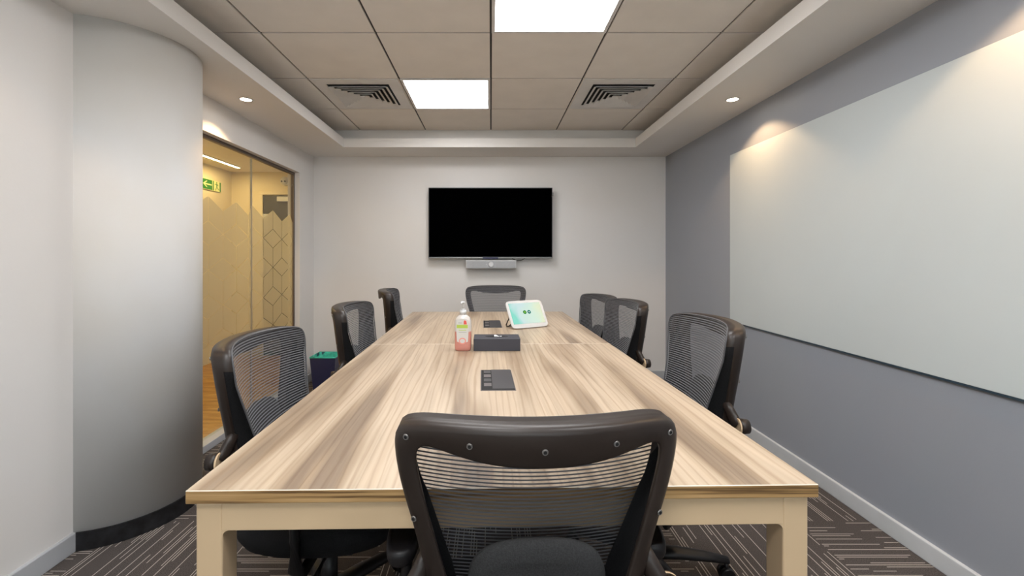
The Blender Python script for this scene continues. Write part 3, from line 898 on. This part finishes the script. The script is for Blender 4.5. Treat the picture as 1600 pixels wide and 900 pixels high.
# ------------------------------------------------------------------ things on the table
# hand sanitiser
t = thing('sanitiser_bottle', 'clear pump bottle with pink liquid and green label on the table', 'bottle', (-.132, 2.14, TZ), -.05)
b = NB(); rr = []
for z, hx_, hy_ in ((0, .034, .022), (.004, .038, .026), (.02, .0395, .027), (.12, .0395, .027), (.142, .038, .026), (.157, .032, .023), (.166, .022, .018), (.170, .014, .014), (.176, .013, .013)):
    rr.append(sq(0, 0, hx_, hy_, z, 40, 3.0 if z < .15 else 2.2))
loft(b, rr); bt = obj('bottle_body', b, 'bottle', t)
def lab_plate(name, pts, m, off, par=bt):
    b = NB(); P = [Vector((x, -.0275-off, z)) for x, z in pts]
    a = [b.verts.new(p) for p in P]; c = [b.verts.new(p-Vector((0, .0005, 0))) for p in P]; n = len(P)
    b.faces.new(a); b.faces.new(c)
    for i in range(n): b.faces.new((a[i], a[(i+1) % n], c[(i+1) % n], c[i]))
    return obj(name, b, m, par)
lp = [(-.026, .045), (-.012, .040), (.012, .040), (.026, .045), (.029, .10), (.028, .145), (.012, .153), (-.012, .153), (-.028, .145), (-.029, .10)]
lab_plate('label', lp, 'label', 0)
lab_plate('label_band', [(-.027, .108), (.025, .108), (.025, .124), (-.027, .124)], 'labelgreen', .0006)
lab_plate('label_mark', [(.006, .126), (.021, .126), (.018, .142), (.010, .146), (.006, .140)], 'labelred', .0006)
lab_plate('label_text', [(-.018, .097), (.018, .097), (.018, .100), (-.018, .100)], 'labelgreen', .0006)
lab_plate('label_text', [(-.018, .088), (.019, .088), (.019, .090), (-.018, .090)], 'labelgrey', .0006)
lab_plate('label_text', [(-.020, .131), (-.002, .131), (-.002, .134), (-.020, .134)], 'labelgrey', .0006)
lab_plate('label_seal', [(.017*math.cos(i*PI/12), .048+.015*math.sin(i*PI/12)) for i in range(24)], 'labelpink', .0006)
lab_plate('label_seal_centre', [(.012*math.cos(i*PI/12), .048+.010*math.sin(i*PI/12)) for i in range(24)], 'label', .0012)
b = NB(); cyl(b, (0, 0, .172), (0, 0, .190), .0165, .0155, 28); cyl(b, (0, 0, .190), (0, 0, .197), .010, .008, 20); cap = obj('pump_collar', b, 'white', t)
b = NB(); cyl(b, (0, 0, .197), (0, 0, .222), .0045, n=14); obj('pump_stem', b, 'label', t)
b = NB(); cyl(b, (0, 0, .220), (0, 0, .231), .011, .009, 20); tube(b, [(0, 0, .227), (-.004, -.018, .228), (-.006, -.032, .222)], [(.006, .005), (.005, .004), (.004, .003)], 10); obj('pump_head', b, 'white', t)
# tissue box
t = thing('tissue_box', 'long dark charcoal tissue box lying beside the pump bottle', 'tissue box', (.028, 2.175, TZ+.0006), .01)
b = NB(); box(b, -.110, .110, -.062, .062, 0, .058, .002, 2); obj('box_body', b, 'charcoal', t)
b = NB(); rg = [Vector((.055*math.cos(2*PI*i/32), .020*math.sin(2*PI*i/32), .0583)) for i in range(32)]
loft(b, [rg, [v+Vector((0, 0, .0005)) for v in rg]]); obj('slot', b, 'dark', t)
b = NB(); rows = []
for i in range(9):
    u = i/8; x = -.012+.036*u
    rows.append([Vector((x, -.008+.004*math.sin(u*7), .0586)), Vector((x, -.002, .0625+.004*math.sin(u*5+1))), Vector((x, .006+.003*math.cos(u*6), .0590))])
loft(b, rows, closed_ring=False); obj('tissue', b, 'tissue', t)
# tablet on a stand
t = thing('tablet', 'white tablet with lit pale green screen leaning on its stand', 'tablet', (.250, 2.79, TZ), math.atan2(.12, .229))
tilt = math.radians(-31)
Rm = Matrix.Rotation(tilt, 4, 'X')
def tb(nm, bm, m, par=t):
    o = obj(nm, bm, m, par); 
    if par is t: o.rotation_euler = (tilt, 0, 0); o.location = (0, 0, .006)
    return o
b = NB(); W_, H2 = .134, .186
ringp = lambda y, k: [Vector((p.x, y, p.y)) for p in sq(0, H2/2, W_*k, H2/2*k, 0, 64, 9)]
loft(b, [ringp(.010, .96), ringp(.008, .99), ringp(.003, 1), ringp(.0, .995)]); body = tb('tablet_body', b, 'white')
b = NB(); box(b, -.116, .116, -.0010, .0003, .028, .168); scr = obj('screen', b, 'screen', body)
for x, m in ((-.014, 'icon1'), (.018, 'icon2')):
    b = NB(); cyl(b, (x, -.0011, .104), (x, -.0016, .104), .0125, n=24); obj('screen_icon', b, m, scr)
    b = NB(); cyl(b, (x, -.0017, .104), (x, -.0020, .104), .004, n=12); obj('icon_mark', b, 'labelgreen' if m == 'icon1' else 'white', scr)
b = NB(); cyl(b, (0, -.0002, .013), (0, -.0008, .013), .0045, n=20); obj('home_button', b, 'label', body)
b = NB(); pts = [(-.085, .080, .105), (-.100, .100, .06), (-.112, .118, .012), (-.105, .122, .0045), (-.088, .120, .0045), (-.078, .110, .02), (-.070, .088, .075), (-.068, .078, .10)]
tube(b, pts, .0035, 8)
tube(b, [(.085, .080, .105), (.095, .100, .06), (.100, .118, .012), (.095, .122, .0045), (.078, .120, .0045), (.070, .110, .02), (.066, .088, .075)], .0035, 8)
tube(b, [(-.088, .1215, .0045), (.080, .1215, .0045)], .003, 8)
obj('stand', b, 'black', t)

# ------------------------------------------------------------------ waste bin
t = thing('waste_bin', 'square navy waste bin with green liner in the far left corner', 'bin', (-1.505, 4.135, 0), .0)
b = NB(); n = 4
def rect(h, k, z): return [Vector((-h*k, -h*k*1.0, z)), Vector((h*k, -h*k, z)), Vector((h*k, h*k, z)), Vector((-h*k, h*k, z))]
h = .115
loft(b, [rect(h, .80, 0), rect(h, 1, .30), rect(h-.004, 1, .30), rect(h-.004, .80, .006)], smooth=False)
for f in b.faces:
    pass
b.normal_update()
obj('bin_body', b, 'navy', t)
b = NB()
rings = []
random.seed(9)
for k, z in ((1.012, .293), (1.014, .303), (.985, .306), (.945, .29), (.84, .20), (.68, .05)):
    r = []
    for q in range(4):
        p, s_ = rect(h, k, z)[q], rect(h, k, z)[(q+1) % 4]
        for i in range(8):
            v = p.lerp(s_, i/8)
            if k < .98: v = v+Vector((random.uniform(-.004, .004), random.uniform(-.004, .004), 0))
            r.append(v)
    rings.append(r)
loft(b, rings, cap0=False); obj('bin_liner', b, 'greenbag', t)
